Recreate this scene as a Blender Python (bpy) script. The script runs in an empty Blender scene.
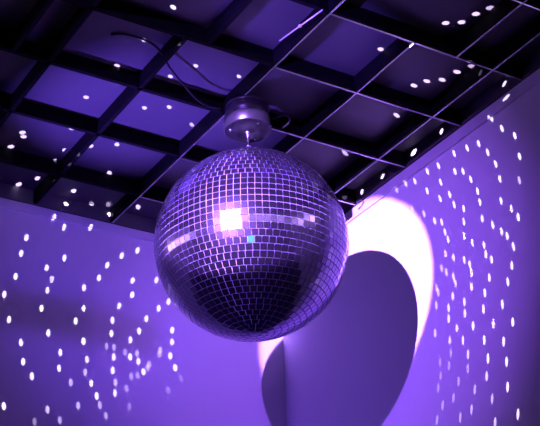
import bpy, bmesh, math, random
from mathutils import Vector, Matrix
random.seed(7)
scene = bpy.context.scene
COL = scene.collection
PI = math.pi

# ------------------------------------------------------------------ layout (metres)
CEIL = 3.93            # underside of the ceiling grid
TILE_Z = 3.985         # underside of the ceiling boards above the grid
RX, RY = -4.6, -5.6    # far sides of the room; the corner in view is at x = 0, y = 0
BALL = Vector((-0.686, -0.917, 3.4415))
RAD = 0.2916
LAMP = Vector((-3.511, -3.072, 3.594))
AXIS = Vector((0.80096, 0.59861, -0.01136))

# spots of light thrown by the mirror facets: (y, z) on the right wall, (x, z) on the left wall, (x, y) on the ceiling, strength
DOTS_RIGHT = [
    (-1.285, 3.887, 1),(-1.326, 3.826, 1),(-1.378, 3.771, 1),(-1.386, 3.693, 1),(-1.371, 3.616, 0.5),(-1.211, 3.832, 1),(-1.155, 3.845, 1),(-1.089, 3.859, 1),(-1.248, 3.779, 1),(-1.277, 3.722, 1),(-1.287, 3.662, 1),(-1.004, 3.856, 1),(-0.944, 3.865, 1),(-1.083, 3.794, 1),(-1.122, 3.774, 1),(-1.154, 3.728, 1),(-1.006, 3.792, 1),(-0.933, 3.795, 1),(-0.994, 3.736, 1),(-1.044, 3.727, 1),(-1.06, 3.681, 1),(-1.104, 3.646, 1),(-1.179, 3.673, 1),(-1.183, 3.631, 1),(-1.28, 3.588, 1),(-1.32, 3.541, 1),(-1.344, 3.501, 1),(-1.098, 3.601, 1),(-1.185, 3.572, 1),(-1.229, 3.528, 1),(-1.264, 3.489, 1),(-1.286, 3.464, 1),(-1.307, 3.418, 1),(-1.29, 3.362, 1),(-0.904, 3.722, 0.6),(-0.955, 3.671, 0.8),(-0.99, 3.65, 0.8),(-1.001, 3.609, 0.8),(-1.012, 3.577, 0.8),(-1.091, 3.554, 1),(-1.126, 3.514, 1),(-1.178, 3.481, 1),(-1.181, 3.448, 1),(-1.204, 3.42, 1),(-0.992, 3.534, 0.7),(-1.029, 3.503, 0.7),(-1.078, 3.474, 0.8),(-1.102, 3.448, 0.8),(-0.965, 3.494, 0.5),(-0.986, 3.47, 0.6),(-1.106, 3.418, 1),(-1.184, 3.367, 1),(-1.263, 3.32, 1),(-1.018, 3.441, 0.7),(-1.025, 3.413, 0.6),(-1.098, 3.373, 1),(-1.156, 3.327, 1),(-0.936, 3.42, 0.5),(-0.93, 3.439, 0.4),(-1.005, 3.377, 0.8),(-1.057, 3.337, 0.8),(-1.141, 3.279, 1),(-1.227, 3.26, 1),(-0.92, 3.38, 0.5),(-0.979, 3.348, 0.8),(-1.054, 3.299, 0.8),(-0.974, 3.313, 0.8),(-1.177, 3.216, 1),(-1.262, 3.188, 1),(-1.008, 3.267, 0.8),(-1.085, 3.245, 1),(-0.9, 3.291, 0.5),(-0.968, 3.241, 0.6),(-1.031, 3.217, 0.8),(-1.128, 3.182, 1),(-1.212, 3.145, 1),(-1.047, 3.164, 0.6),(-1.135, 3.119, 1),(-1.214, 3.08, 1),(-1.039, 3.121, 0.35),(-1.12, 3.068, 0.6),(-1.205, 3.004, 1),(-1.234, 2.911, 0.8),(-0.967, 3.2, 0.25),(-0.952, 3.162, 0.25),(-0.91, 3.189, 0.2),(-0.989, 3.097, 0.25),(-1.06, 3.046, 0.35),(-1.132, 2.992, 0.4),(-0.906, 3.145, 0.2),(-0.889, 3.11, 0.2),(-0.957, 3.054, 0.25),(-0.902, 3.048, 0.25),(-1.035, 2.991, 0.4),(-0.979, 2.983, 0.3),(-1.133, 2.918, 0.5),(-0.867, 3.011, 0.25),(-0.873, 3.863, 0.8),(-0.823, 3.879, 0.7),(-0.77, 3.879, 0.5),(-0.845, 3.771, 0.5) ]
DOTS_LEFT = [
    (-0.951, 3.903, 1),(-0.807, 3.897, 1),(-0.909, 3.872, 1),(-1.048, 3.798, 1),(-1.064, 3.733, 1),(-1.079, 3.641, 1),(-0.902, 3.751, 1),(-0.967, 3.698, 1),(-0.946, 3.659, 0.6),(-0.736, 3.76, 1),(-0.768, 3.703, 1),(-0.617, 3.847, 1),(-0.68, 3.811, 1),(-0.635, 3.721, 1),(-0.539, 3.744, 0.8),(-0.824, 3.652, 1),(-0.822, 3.574, 1),(-0.851, 3.519, 1),(-0.636, 3.664, 1),(-0.687, 3.611, 1),(-0.711, 3.55, 1),(-0.529, 3.632, 1),(-0.489, 3.667, 0.8),(-0.578, 3.582, 1),(-1.115, 3.565, 1),(-0.961, 3.614, 0.7),(-0.979, 3.541, 1),(-1.093, 3.477, 1),(-0.714, 3.498, 1),(-0.95, 3.455, 1),(-0.819, 3.449, 1.3),(-1.046, 3.402, 1),(-0.903, 3.392, 1),(-0.804, 3.384, 0.7),(-0.703, 3.412, 0.8),(-1.035, 3.335, 1),(-1.001, 3.289, 1),(-1.093, 3.169, 1),(-0.906, 3.334, 1),(-0.809, 3.337, 0.4),(-0.861, 3.291, 0.4),(-0.785, 3.3, 0.9),(-0.764, 3.258, 1),(-0.94, 3.181, 0.5),(-0.831, 3.212, 0.4),(-0.751, 3.227, 0.35),(-0.728, 3.193, 0.3),(-0.706, 3.362, 1),(-0.695, 3.318, 0.4),(-0.696, 3.279, 0.8),(-0.895, 3.151, 0.3),(-0.984, 3.132, 0.2),(-0.606, 3.529, 1),(-0.64, 3.488, 0.8),(-0.474, 3.557, 1),(-0.475, 3.511, 0.8),(-0.482, 3.456, 1),(-0.64, 3.424, 1),(-0.608, 3.412, 1),(-0.732, 3.447, 0.25),(-0.703, 3.448, 0.3),(-0.613, 3.441, 0.35),(-0.66, 3.437, 0.25),(-0.522, 3.471, 0.35),(-0.526, 3.454, 0.3),(-0.588, 3.377, 1),(-0.462, 3.414, 1),(-0.635, 3.352, 0.25),(-0.61, 3.359, 0.25),(-0.653, 3.304, 0.25),(-0.566, 3.409, 0.35),(-0.572, 3.393, 0.3),(-0.49, 3.323, 0.15),(-0.44, 3.378, 0.12),(-0.64, 3.239, 0.15) ]
DOTS_CEILING = [
    (0.01, -0.891, 1),(0.034, -0.9, 1),(0.062, -0.905, 0.5),(0.028, -0.713, 0.7),(0.042, -1.052, 1),(0.032, -0.9, 1),(0.066, -1.128, 0.6),(-0.908, -0.073, 1),(-0.909, 0.03, 1),(-0.812, -0.015, 0.3),(-0.757, -0.04, 0.3),(-0.738, 0.058, 1),(-1.462, -0.945, 1),(-1.354, -0.987, 1),(-1.098, -1.201, 1),(-1.056, -1.122, 0.5),(-1.1, -1.017, 1),(-1.112, -0.857, 1),(-0.941, -0.882, 1),(-0.899, -0.971, 1),(-0.753, -0.983, 1),(-1.349, -0.665, 1),(-1.122, -0.651, 1),(-1.086, -0.458, 1),(-1.218, -0.358, 1),(-1.205, -0.335, 1),(-1.218, -0.256, 1),(-0.984, -0.385, 1),(-0.931, -0.682, 1),(-0.863, -0.724, 1),(-0.911, -0.435, 1),(-1.068, -0.771, 0.5),(-0.748, -0.664, 0.7),(-1.049, -0.318, 1),(-1.05, -0.24, 0.6),(-1.056, -0.098, 1),(-1.098, -0.028, 1),(-0.851, -0.249, 1),(-0.652, -0.072, 1),(-0.446, -1.316, 1),(-0.374, -1.483, 1),(-0.353, -1.519, 1),(-0.162, -1.33, 1),(-0.314, -1.545, 1),(-0.302, -1.598, 1),(-0.284, -1.641, 0.6),(-0.142, -1.492, 1),(-0.072, -1.432, 0.4),(-0.141, -1.377, 0.6),(-0.236, -1.203, 1),(-0.215, -1.243, 1),(-0.176, -1.272, 1),(-0.18, -1.032, 1),(0.028, -1.376, 0.4),(-0.196, -0.751, 0.7),(0.022, -0.586, 0.5),(0.035, -0.513, 0.4) ]

# light levels and colours
VIOLET = (0.18, 0.072, 1.0)
BEAM_E, BEAM_C = 6600.0, (0.40, 0.195, 1.0)
SPILL_E, SPILL_C, SPILL_T, SPILL_A = 950.0, (0.285, 0.096, 1.0), (0.0, -0.46, 3.45), 26.5
WASH_E, WASH_C = 420.0, (0.165, 0.056, 1.0)
UP_E = 1300.0
FILL_E, FILL_C = 100.0, VIOLET
DOT_E, DOT_C, DOT_R = 90.0, (0.80, 0.62, 1.0), 0.0125
MIRROR_ROUGH = 0.15
TILT = 0.010
GAP = 0.055
LINE_E = 4.5
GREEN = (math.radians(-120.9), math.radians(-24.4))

# ------------------------------------------------------------------ helpers
def link(name, bm, mats, parent=None, smooth=False):
    me = bpy.data.meshes.new(name)
    bmesh.ops.recalc_face_normals(bm, faces=bm.faces)
    bm.to_mesh(me); bm.free()
    for m in (mats if isinstance(mats, (list, tuple)) else [mats]):
        me.materials.append(m)
    if smooth:
        for p in me.polygons: p.use_smooth = True
    o = bpy.data.objects.new(name, me); COL.objects.link(o)
    if parent is not None: o.parent = parent
    return o

def empty(name, loc, label, cat, group=None):
    o = bpy.data.objects.new(name, None); COL.objects.link(o)
    o.location = loc; o.empty_display_size = 0.05
    o['label'] = label; o['category'] = cat
    if group: o['group'] = group
    return o

def structure(o):
    o['kind'] = 'structure'; return o

def box(bm, lo, hi):
    v = [bm.verts.new((x, y, z)) for x in (lo[0], hi[0]) for y in (lo[1], hi[1]) for z in (lo[2], hi[2])]
    for f in ((0,1,3,2),(4,6,7,5),(0,4,5,1),(2,3,7,6),(0,2,6,4),(1,5,7,3)):
        bm.faces.new([v[i] for i in f])

def box_bm(lo, hi):
    bm = bmesh.new(); box(bm, lo, hi); return bm

def lathe(bm, prof, n=64, close=True):
    """prof: (radius, z) pairs from one end to the other"""
    rings = []
    for r, z in prof:
        if r < 1e-6: rings.append([bm.verts.new((0, 0, z))])
        else: rings.append([bm.verts.new((r*math.cos(2*PI*k/n), r*math.sin(2*PI*k/n), z)) for k in range(n)])
    for a, b in zip(rings, rings[1:]):
        for k in range(n):
            k2 = (k+1) % n
            if len(a) == 1 and len(b) == 1: continue
            if len(a) == 1: bm.faces.new((a[0], b[k], b[k2]))
            elif len(b) == 1: bm.faces.new((a[k], b[0], a[k2]))
            else: bm.faces.new((a[k], b[k], b[k2], a[k2]))

def tube(bm, pts, r, n=10):
    pts = [Vector(p) for p in pts]
    rings = []
    for i, p in enumerate(pts):
        d = (pts[min(i+1, len(pts)-1)] - pts[max(i-1, 0)]).normalized()
        u = d.cross(Vector((0, 0, 1)))
        if u.length < 1e-3: u = d.cross(Vector((1, 0, 0)))
        u.normalize(); w = d.cross(u)
        rings.append([bm.verts.new(p + r*(math.cos(2*PI*k/n)*u + math.sin(2*PI*k/n)*w)) for k in range(n)])
    for a, b in zip(rings, rings[1:]):
        for k in range(n): bm.faces.new((a[k], b[k], b[(k+1) % n], a[(k+1) % n]))
    bm.faces.new(rings[0]); bm.faces.new(rings[-1])

def smooth_path(pts, sub=8):
    pts = [Vector(p) for p in pts]; out = []
    for i in range(len(pts)-1):
        p0 = pts[max(i-1, 0)]; p1 = pts[i]; p2 = pts[i+1]; p3 = pts[min(i+2, len(pts)-1)]
        for k in range(sub):
            t = k/sub
            out.append(0.5*((2*p1) + (p2-p0)*t + (2*p0-5*p1+4*p2-p3)*t*t + (3*p1-p0-3*p2+p3)*t**3))
    out.append(pts[-1]); return out

def torus(bm, c, R, r, axis='x', n=24, m=8):
    vs = []
    for i in range(n):
        a = 2*PI*i/n; ring = []
        for j in range(m):
            b = 2*PI*j/m
            q = ((R+r*math.cos(b))*math.cos(a), r*math.sin(b), (R+r*math.cos(b))*math.sin(a))
            if axis == 'x': q = (q[1], q[0], q[2])
            ring.append(bm.verts.new(Vector(q) + Vector(c)))
        vs.append(ring)
    for i in range(n):
        for j in range(m):
            bm.faces.new((vs[i][j], vs[(i+1) % n][j], vs[(i+1) % n][(j+1) % m], vs[i][(j+1) % m]))

# ------------------------------------------------------------------ materials
def mat(name, color, rough=0.5, metal=0.0, spec=0.5, noise=0.0, scale=6.0, bump=0.0, stretch=None):
    m = bpy.data.materials.new(name); m.use_nodes = True
    nt = m.node_tree; b = nt.nodes['Principled BSDF']
    b.inputs['Roughness'].default_value = rough
    b.inputs['Metallic'].default_value = metal
    b.inputs['Specular IOR Level'].default_value = spec
    b.inputs['Base Color'].default_value = (*color, 1)
    if noise or bump:
        tc = nt.nodes.new('ShaderNodeTexCoord'); mp = nt.nodes.new('ShaderNodeMapping')
        if stretch: mp.inputs['Scale'].default_value = stretch
        nz = nt.nodes.new('ShaderNodeTexNoise'); nz.inputs['Scale'].default_value = scale; nz.inputs['Detail'].default_value = 5
        nt.links.new(tc.outputs['Object'], mp.inputs[0]); nt.links.new(mp.outputs[0], nz.inputs['Vector'])
        if noise:
            cr = nt.nodes.new('ShaderNodeValToRGB')
            cr.color_ramp.elements[0].position = 0.3; cr.color_ramp.elements[1].position = 0.7
            cr.color_ramp.elements[0].color = (*[c*(1-noise) for c in color], 1)
            cr.color_ramp.elements[1].color = (*[min(1, c*(1+noise)) for c in color], 1)
            nt.links.new(nz.outputs['Fac'], cr.inputs[0]); nt.links.new(cr.outputs[0], b.inputs['Base Color'])
        if bump:
            bp = nt.nodes.new('ShaderNodeBump'); bp.inputs['Strength'].default_value = bump; bp.inputs['Distance'].default_value = 0.01
            nt.links.new(nz.outputs['Fac'], bp.inputs['Height']); nt.links.new(bp.outputs[0], b.inputs['Normal'])
    return m

M_WALL = mat('painted_wall', (0.74, 0.72, 0.76), 0.62, 0, 0.3, 0.025, 3.0, 0.03)
M_TRIM = mat('painted_trim', (0.62, 0.60, 0.66), 0.45, 0, 0.4, 0.05, 9.0)
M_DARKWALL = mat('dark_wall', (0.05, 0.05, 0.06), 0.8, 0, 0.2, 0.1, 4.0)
M_FLOOR = mat('dark_floor', (0.035, 0.033, 0.04), 0.5, 0, 0.3, 0.2, 5.0)
M_BOARD = mat('ceiling_board', (0.052, 0.05, 0.055), 0.5, 0, 0.35, 0.12, 2.2, 0.02)
M_RECESS = mat('recess_paint', (0.07, 0.066, 0.075), 0.6, 0, 0.3, 0.1, 4.0)
M_BEAM = mat('black_beam', (0.003, 0.003, 0.004), 0.7, 0, 0.05, 0.3, 30.0)
M_STRIP = mat('edge_metal', (0.5, 0.5, 0.52), 0.22, 1.0, 0.5, 0.2, 14.0)
M_CABLE = mat('black_cable', (0.006, 0.006, 0.008), 0.6, 0, 0.2, 0.1, 30.0)
M_ROD = mat('steel_rod', (0.75, 0.75, 0.78), 0.4, 0.3, 0.5, 0.1, 30.0)
M_MOTOR = mat('motor_housing', (0.045, 0.045, 0.05), 0.33, 0.6, 0.5, 0.1, 20.0)
M_MOTORBAND = mat('motor_band', (0.085, 0.085, 0.095), 0.3, 0.8, 0.5, 0.08, 20.0)
M_MOTORFACE = mat('motor_underside', (0.03, 0.03, 0.034), 0.4, 0.5, 0.5, 0.1, 20.0)
M_STEEL = mat('bright_steel', (0.8, 0.8, 0.82), 0.2, 1.0, 0.5, 0.05, 30.0)
M_CORE = mat('ball_grout', (0.45, 0.44, 0.48), 0.6, 0, 0.3, 0.1, 40.0)
M_MIRROR = mat('mirror_glass', (0.64, 0.58, 0.78), MIRROR_ROUGH, 0.988, 0.5, 0.10, 9.0)
M_GREEN_GLINT = mat('green_led_glint', (0.05, 0.42, 0.16), 0.4, 0.8, 0.5, 0.05, 9.0)  # tinted facet: a green LED's reflection put into the colour

# ------------------------------------------------------------------ room
T = 0.12
structure(link('wall_left', box_bm((RX-T, 0, 0), (T, T, TILE_Z+0.1)), M_WALL))
structure(link('wall_right', box_bm((0, RY-T, 0), (T, 0, TILE_Z+0.1)), M_WALL))
structure(link('wall_back', box_bm((RX-T, RY-T, 0), (0, RY, TILE_Z+0.1)), M_DARKWALL))
structure(link('wall_side', box_bm((RX-T, RY, 0), (RX, 0, TILE_Z+0.1)), M_DARKWALL))
structure(link('floor', box_bm((RX-T, RY-T, -T), (T, T, 0)), M_FLOOR))
structure(link('ceiling', box_bm((RX, RY, TILE_Z), (0, 0, TILE_Z+0.1)), M_BOARD))
# crown boards: a dark recess board above the grid line, a pale moulding below it
def crown(name, along, z0, z1, d, m):
    bm = bmesh.new()
    if along == 'x': box(bm, (RX, -d, z0), (0, 0, z1))
    else: box(bm, (-d, RY, z0), (0, 0, z1))
    return structure(link(name, bm, m))
crown('trim_1', 'x', CEIL, TILE_Z, 0.012, M_RECESS)
crown('trim_2', 'y', CEIL, TILE_Z, 0.012, M_RECESS)
crown('added_panel_left', 'x', 0.0, 2.6, 0.015, M_DARKWALL)  # unseen dark panel, added so the ball's lower facets reflect darker
crown('added_panel_right', 'y', 0.0, 2.6, 0.015, M_DARKWALL)  # same added panel along the right wall, also for the reflections
crown('trim_3', 'x', CEIL-0.036, CEIL-0.003, 0.008, M_TRIM)
crown('trim_4', 'y', CEIL-0.044, CEIL-0.003, 0.008, M_TRIM)

# ------------------------------------------------------------------ ceiling grid: one rigid rack of beams
grid = empty('ceiling_grid', (-0.7, -0.9, CEIL), 'black open grid of crossing beams fixed under the purple-lit ceiling', 'ceiling grid')
gi = Matrix.Translation(-grid.location)
def beam(along, c, lo=None, hi=None, metal=False):
    t = 0.007
    bm = bmesh.new()
    e = 0.0125
    lo = (RY if along == 'y' else RX) if lo is None else lo
    hi = -e if hi is None else hi
    if along == 'y': box(bm, (c-t, lo, CEIL+0.002), (c+t, hi, TILE_Z-0.001))
    else: box(bm, (lo, c-t, CEIL+0.002), (hi, c+t, TILE_Z-0.001))
    bm.transform(gi)
    b = link('beam', bm, M_BEAM, grid)
    if not metal: return
    bm = bmesh.new()                       # rounded metal edge along the underside
    w, n = 0.0032, 8
    prof = [(w*math.cos(PI+PI*k/n), 0.002+0.0035*math.sin(PI+PI*k/n)) for k in range(n+1)]
    off = t - w
    rows = []
    for end in (0, 1):
        rows.append([bm.verts.new(((c+off*SIDE[along]+a, (lo, hi)[end], CEIL+z) if along == 'y' else ((lo, hi)[end], c+off*SIDE[along]+a, CEIL+z))) for a, z in prof])
    for k in range(n): bm.faces.new((rows[0][k], rows[0][k+1], rows[1][k+1], rows[1][k]))
    bm.faces.new(rows[0]); bm.faces.new(rows[1])
    bm.faces.new((rows[0][0], rows[0][-1], rows[1][-1], rows[1][0]))
    bm.transform(gi)
    s = link('edge_strip', bm, M_STRIP, b)
SIDE = {'y': 1, 'x': 1}
XS = [0.1211 + 0.3*k for k in range(15)]      # beams running from the left wall
YS = [0.2283 + 0.305*k for k in range(18)]    # beams running from the right wall
for k, v in enumerate(XS):                    # some runs are broken at a crossing and carry on a little to the side
    if k == 3:
        beam('y', -v-0.007, -YS[3]-0.007)
        beam('y', -v+0.065, RY, -YS[3]-0.007)
    elif k == 1:
        beam('y', -v-0.007, -YS[4]-0.007, None, True)
        beam('y', -v+0.150, RY, -YS[4]-0.007, True)
    else: beam('y', -v-0.007, None, None, k < 3)
beam('y', -1.443, -YS[3]-0.007, -YS[2]-0.007)
for k, v in enumerate(YS):                    # the stretches near the right wall have metal edges
    beam('x', -v-0.007, None, -XS[2]-0.007)
    beam('x', -v-0.007, -XS[2]-0.007, None, True)

# ------------------------------------------------------------------ motor
MZ = 3.841
motor = empty('ball_motor', (BALL.x, BALL.y, CEIL), 'round dark metal motor on the ceiling grid turning the mirror ball', 'motor')
def mpart(name, prof, m, parent=motor, n=72):
    bm = bmesh.new(); lathe(bm, prof, n); o = link(name, bm, m, parent, True)
    return o
mpart('mount_plate', [(0, 0.001), (0.066, 0.001), (0.068, -0.001), (0.068, -0.007), (0.066, -0.009), (0, -0.009)], M_MOTOR)
mpart('upper_housing', [(0.060, -0.009), (0.070, -0.012), (0.070, -0.042), (0.065, -0.046), (0.065, -0.05), (0, -0.05)], M_MOTOR)
z1 = MZ - CEIL
mpart('lower_housing', [(0, -0.049), (0.071, -0.049), (0.0745, -0.052), (0.075, -0.056), (0.075, z1+0.003), (0.073, z1)], M_MOTORBAND)
mpart('motor_face', [(0.073, z1), (0.071, z1+0.0015), (0.03, z1+0.0015), (0.028, z1-0.003), (0.012, z1-0.004), (0, z1-0.004)], M_MOTORFACE)
for a in (0.6, 0.6+2*PI/3, 0.6+4*PI/3):
    bm = bmesh.new(); lathe(bm, [(0, 0), (0.004, 0), (0.004, -0.003), (0.0028, -0.0045), (0, -0.0045)], 16)
    bm.transform(Matrix.Translation((0.055*math.cos(a), 0.055*math.sin(a), z1+0.0015)))
    link('screw', bm, M_STEEL, motor, True)
mpart('shaft', [(0, z1-0.003), (0.0085, z1-0.003), (0.0085, z1-0.012), (0.0055, z1-0.014), (0.0055, z1-0.052), (0.0075, z1-0.053), (0.0075, z1-0.06), (0, z1-0.06)], M_STEEL, motor, 24)

# ------------------------------------------------------------------ mirror ball
ball = empty('mirror_ball', BALL, 'large mirror ball of small square facets hanging from the ceiling motor', 'mirror ball')
bm = bmesh.new()
bmesh.ops.create_uvsphere(bm, u_segments=96, v_segments=64, radius=RAD-0.0035)
link('core', bm, M_CORE, ball, True)
top = RAD
bm = bmesh.new(); lathe(bm, [(0, top-0.012), (0.026, top-0.008), (0.026, top+0.002), (0.022, top+0.006), (0.012, top+0.007), (0.010, top+0.016), (0.004, top+0.018), (0, top+0.018)], 40)
link('cap', bm, M_STEEL, ball, True)
bm = bmesh.new(); torus(bm, (0, 0, top+0.026), 0.011, 0.0028, 'x')
link('hanger_ring', bm, M_STEEL, ball, True)
bm = bmesh.new(); torus(bm, (0.016, -0.012, top+0.024), 0.009, 0.0022, 'y')
link('safety_ring', bm, M_STEEL, ball, True)
# facets
NH_AZ = math.radians(-132.617)
rows = 45
bm = bmesh.new()
step = PI/rows
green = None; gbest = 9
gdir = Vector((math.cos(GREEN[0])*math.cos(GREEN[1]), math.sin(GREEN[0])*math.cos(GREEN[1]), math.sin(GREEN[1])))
for i in range(rows):
    la = -PI/2 + step*(i+0.5)
    if la > PI/2-0.09: continue
    n = max(5, round(90*math.cos(la)))
    dlo = 2*PI/n
    drift = 0.0 if n >= 86 else random.uniform(0, dlo)
    gl = step*GAP; gw = dlo*GAP
    for j in range(n):
        lo = NH_AZ + dlo*j + drift
        def P(dla, dlo_, r): 
            a, o = la+dla, lo+dlo_
            return Vector((r*math.cos(a)*math.cos(o), r*math.cos(a)*math.sin(o), r*math.sin(a)))
        hl, hw = step/2-gl, dlo/2-gw
        c = P(0, 0, RAD); nrm = c.normalized()
        jit = 0.15 if abs(j) in (0, 1, n-1) and abs(la-math.radians(-12.4)) < 0.2 else 1.0
        tilt = Matrix.Rotation(random.gauss(0, TILT)*jit, 3, (0, 0, 1)) @ Matrix.Rotation(random.gauss(0, TILT)*jit, 3, (1, 0, 0)) @ Matrix.Rotation(random.gauss(0, TILT)*jit, 3, (0, 1, 0))
        q = [P(-hl, -hw, RAD), P(-hl, hw, RAD), P(hl, hw, RAD), P(hl, -hw, RAD)]
        cen = sum(q, Vector())/4
        q = [cen + tilt @ (v-cen) for v in q]
        tv = [bm.verts.new(v) for v in q]
        bv = [bm.verts.new(v - nrm*0.005) for v in q]
        f = bm.faces.new(tv)
        for k in range(4): bm.faces.new((tv[k], bv[k], bv[(k+1) % 4], tv[(k+1) % 4]))
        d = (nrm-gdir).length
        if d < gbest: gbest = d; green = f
green.material_index = 1  # this facet carries the painted LED reflection
facets = link('mirror_facets', bm, [M_MIRROR, M_GREEN_GLINT], ball)

# ------------------------------------------------------------------ ceiling cables and rod
def tag(o, label, cat, group=None):
    o['label'] = label; o['category'] = cat
    if group: o['group'] = group
    return o
bm = bmesh.new()
tube(bm, smooth_path([(-1.20, -1.0, 3.981), (-1.166, -1.024, 3.979), (-1.10, -1.03, 3.975), (-1.05, -1.02, 3.962), (-0.992, -0.976, 3.945), (-0.929, -0.935, 3.935), (-0.849, -0.885, 3.926), (-0.80, -0.875, 3.921), (-0.765, -0.885, 3.917)]), 0.0035)
tag(link('power_cable', bm, M_CABLE, None, True), 'thin black power cable running over the grid to the left of the motor', 'cable')
bm = bmesh.new()
tube(bm, smooth_path([(-0.60, -0.85, 3.926), (-0.585, -0.90, 3.924), (-0.575, -0.965, 3.905), (-0.572, -0.985, 3.88), (-0.578, -0.985, 3.862), (-0.585, -0.965, 3.856)]), 0.0032)
bm.transform(Matrix.Translation(-motor.location)); link('lead', bm, M_CABLE, motor, True)
bm = bmesh.new()
tube(bm, [(-0.757, -1.462, 3.9265), (-0.786, -1.275, 3.9265)], 0.0022)
bx = bmesh.ops.create_uvsphere(bm, u_segments=12, v_segments=8, radius=0.0055)
bmesh.ops.translate(bm, verts=bx['verts'], vec=(-0.772, -1.366, 3.9265))
bm.transform(gi); link('hanger_rod', bm, M_ROD, grid, True)

# ------------------------------------------------------------------ lights
def light(name, kind, loc, energy, color, target=None, **kw):
    l = bpy.data.lights.new(name, kind); l.energy = energy; l.color = color
    for k_, v in kw.items(): setattr(l, k_, v)
    o = bpy.data.objects.new(name, l); COL.objects.link(o); o.location = loc
    if target is not None: o.rotation_euler = (Vector(target)-Vector(loc)).to_track_quat('-Z', 'Y').to_euler()
    return o
light('beam_lamp', 'SPOT', LAMP, BEAM_E, BEAM_C, LAMP+AXIS, spot_size=math.radians(10.62), spot_blend=0.03, shadow_soft_size=0.012)
light('spill_lamp', 'SPOT', LAMP, SPILL_E, SPILL_C, SPILL_T, spot_size=math.radians(SPILL_A), spot_blend=1.0, shadow_soft_size=0.012)
WASH = Vector((-1.25, -3.0, 0.4))
light('added_wash', 'SPOT', WASH, WASH_E, WASH_C, (-0.71, 0, 3.81), spot_size=math.radians(15.5), spot_blend=1.0, shadow_soft_size=0.03)  # added unseen spot: brightens the left wall and throws the bar's shadow
light('added_ceiling_light', 'SPOT', (-2.0, -0.2, 2.2), UP_E, VIOLET, (-0.92, -0.67, 3.98), spot_size=math.radians(24), spot_blend=1.0, shadow_soft_size=0.02)  # no known fixture here, added to lift the left ceiling boards
light('added_tile_light', 'SPOT', (-2.4, -1.9, 3.0), 800.0, VIOLET, (-0.72, -1.32, 3.985), spot_size=math.radians(13), spot_blend=0.8, shadow_soft_size=0.01)  # unseen spot added to light one ceiling tile past a beam
light('added_fill', 'SPOT', (-2.6, -0.25, 1.2), FILL_E, FILL_C, (0, -0.26, 3.2), spot_size=math.radians(26), spot_blend=1.0, shadow_soft_size=0.1)  # added fill light, lifts the ball's shadow on the right wall

def line_lamp(loc, rot, length, e):
    l = bpy.data.lights.new('wall_line_lamp', 'AREA'); l.energy = e; l.color = (0.6, 0.38, 1.0); l.shape = 'RECTANGLE'; l.size = length; l.size_y = 0.12
    o = bpy.data.objects.new('wall_line_lamp', l); COL.objects.link(o); o.location = loc; o.rotation_euler = rot
line_lamp((-2.3, RY+0.02, 3.72), (PI/2, 0, 0), 4.4, LINE_E)
line_lamp((-3.0, -0.02, 3.56), (PI/2, 0, PI), 2.9, LINE_E)
line_lamp((-0.02, -3.6, 3.64), (PI/2, 0, PI/2), 3.6, LINE_E)
line_lamp((RX+0.02, -2.8, 3.56), (PI/2, 0, -PI/2), 5.2, LINE_E)

# the mirror facets' reflections of the beam lamp: one narrow beam leaves the ball at the facet that bisects lamp and wall
def facet_beam(W, s, nrm, sx=1.0, sy=1.0, roll=0.0):
    n = ((LAMP-BALL).normalized() + (W-BALL).normalized()).normalized()
    for _ in range(6):
        p = BALL + n*(RAD+0.006)
        n = ((LAMP-p).normalized() + (W-p).normalized()).normalized()
    d = W-p; dist = d.length
    cosi = max(0.25, abs(d.normalized().dot(nrm)))
    l = bpy.data.lights.new('facet_reflection', 'SPOT'); l.color = DOT_C
    l.energy = DOT_E*s*dist*dist/cosi
    l.spot_blend = 0.25; l.shadow_soft_size = 0.001
    # a facet 17 mm across: half width of the patch is about half a facet
    ang = 2*math.atan(DOT_R/dist)
    l.spot_size = max(math.radians(1.0), ang)
    o = bpy.data.objects.new('facet_reflection', l); COL.objects.link(o); o.location = p
    up = Vector((0, 0, 1)) if abs(nrm.z) < 0.5 else Vector((0.8, 0.6, 0))
    z = -d.normalized(); x = up.cross(z).normalized(); y = z.cross(x)
    k = ang/l.spot_size
    o.matrix_world = Matrix.Translation(p) @ Matrix((x, y, z)).transposed().to_4x4() @ Matrix.Rotation(roll, 4, 'Z') @ Matrix.Diagonal((sx*k, sy*k, 1, 1))
for y, z, s in DOTS_RIGHT: facet_beam(Vector((0, y, z)), s, Vector((1, 0, 0)), 0.49, 1.25, 0.7*(z-3.35))
facet_beam(Vector((-0.008, -1.372, 3.912)), 1.0, Vector((1, 0, 0)), 1.5, 0.5)
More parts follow.
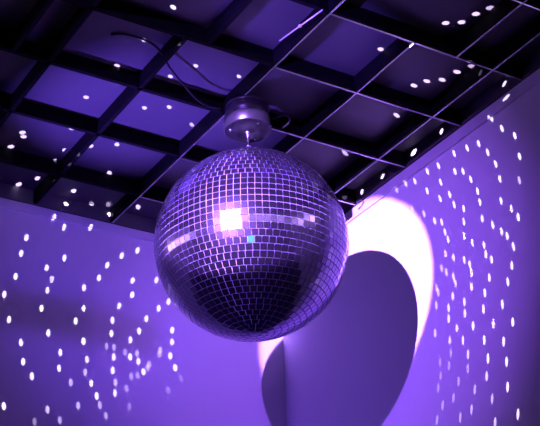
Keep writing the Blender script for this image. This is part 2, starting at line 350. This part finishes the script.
for x, z, s in DOTS_LEFT: facet_beam(Vector((x, 0, z)), s, Vector((0, 1, 0)), 0.60, 1.15, -0.5*(z-3.35))
for x, y, s in DOTS_CEILING: facet_beam(Vector((min(x, -0.013), min(y, -0.013), TILE_Z if x < -0.013 and y < -0.013 else 3.96)), s*11, Vector((0, 0, 1)), 0.55, 0.85)

# unseen stand added so its bar shades a band on the left wall
bar_t = 0.5
def onbar(x, z): return WASH + (Vector((x, 0, z))-WASH)*bar_t
a, b = onbar(-1.75, 3.468), onbar(-0.535, 3.57)
stand = empty('added_shade_stand', (a.x+0.02, a.y, 0), 'added unseen dark floor stand whose wide cross bar shades the left wall', 'stand')
def spart(name, lo, hi): link(name, box_bm(Vector(lo)-stand.location, Vector(hi)-stand.location), M_DARKWALL, stand)
spart('cross_bar', (a.x, a.y-0.01, a.z), (b.x, a.y+0.01, b.z))
spart('pole', (a.x+0.005, a.y-0.015, 0.02), (a.x+0.035, a.y+0.015, a.z+0.02))
spart('base_plate', (a.x-0.18, a.y-0.2, 0), (a.x+0.22, a.y+0.2, 0.02))

# ------------------------------------------------------------------ world, camera, view
w = bpy.data.worlds.new('world'); scene.world = w; w.use_nodes = True
w.node_tree.nodes['Background'].inputs[0].default_value = (0.02, 0.01, 0.06, 1)
w.node_tree.nodes['Background'].inputs[1].default_value = 0.0
cam = bpy.data.cameras.new('camera'); co = bpy.data.objects.new('camera', cam); COL.objects.link(co)
X = Vector((0.8546303737946399, -0.5180806020243611, -0.03463255684626242))
Y = Vector((-0.21884380178314494, -0.41988603058398155, 0.8807968617913708))
Zf = Vector((0.47086549524119264, 0.7451766308241982, 0.4722260838462475))
co.matrix_world = Matrix.Translation((-2.574, -4.016, 1.602)) @ Matrix((X, Y, -Zf)).transposed().to_4x4()
cam.sensor_width = 36.0; cam.lens = 36.0*1356.917/540.0; cam.clip_start = 0.05
scene.camera = co
vs = scene.view_settings
vs.view_transform = 'Standard'; vs.look = 'None'; vs.gamma = 1.0; vs.exposure = 0.0; vs.use_curve_mapping = False
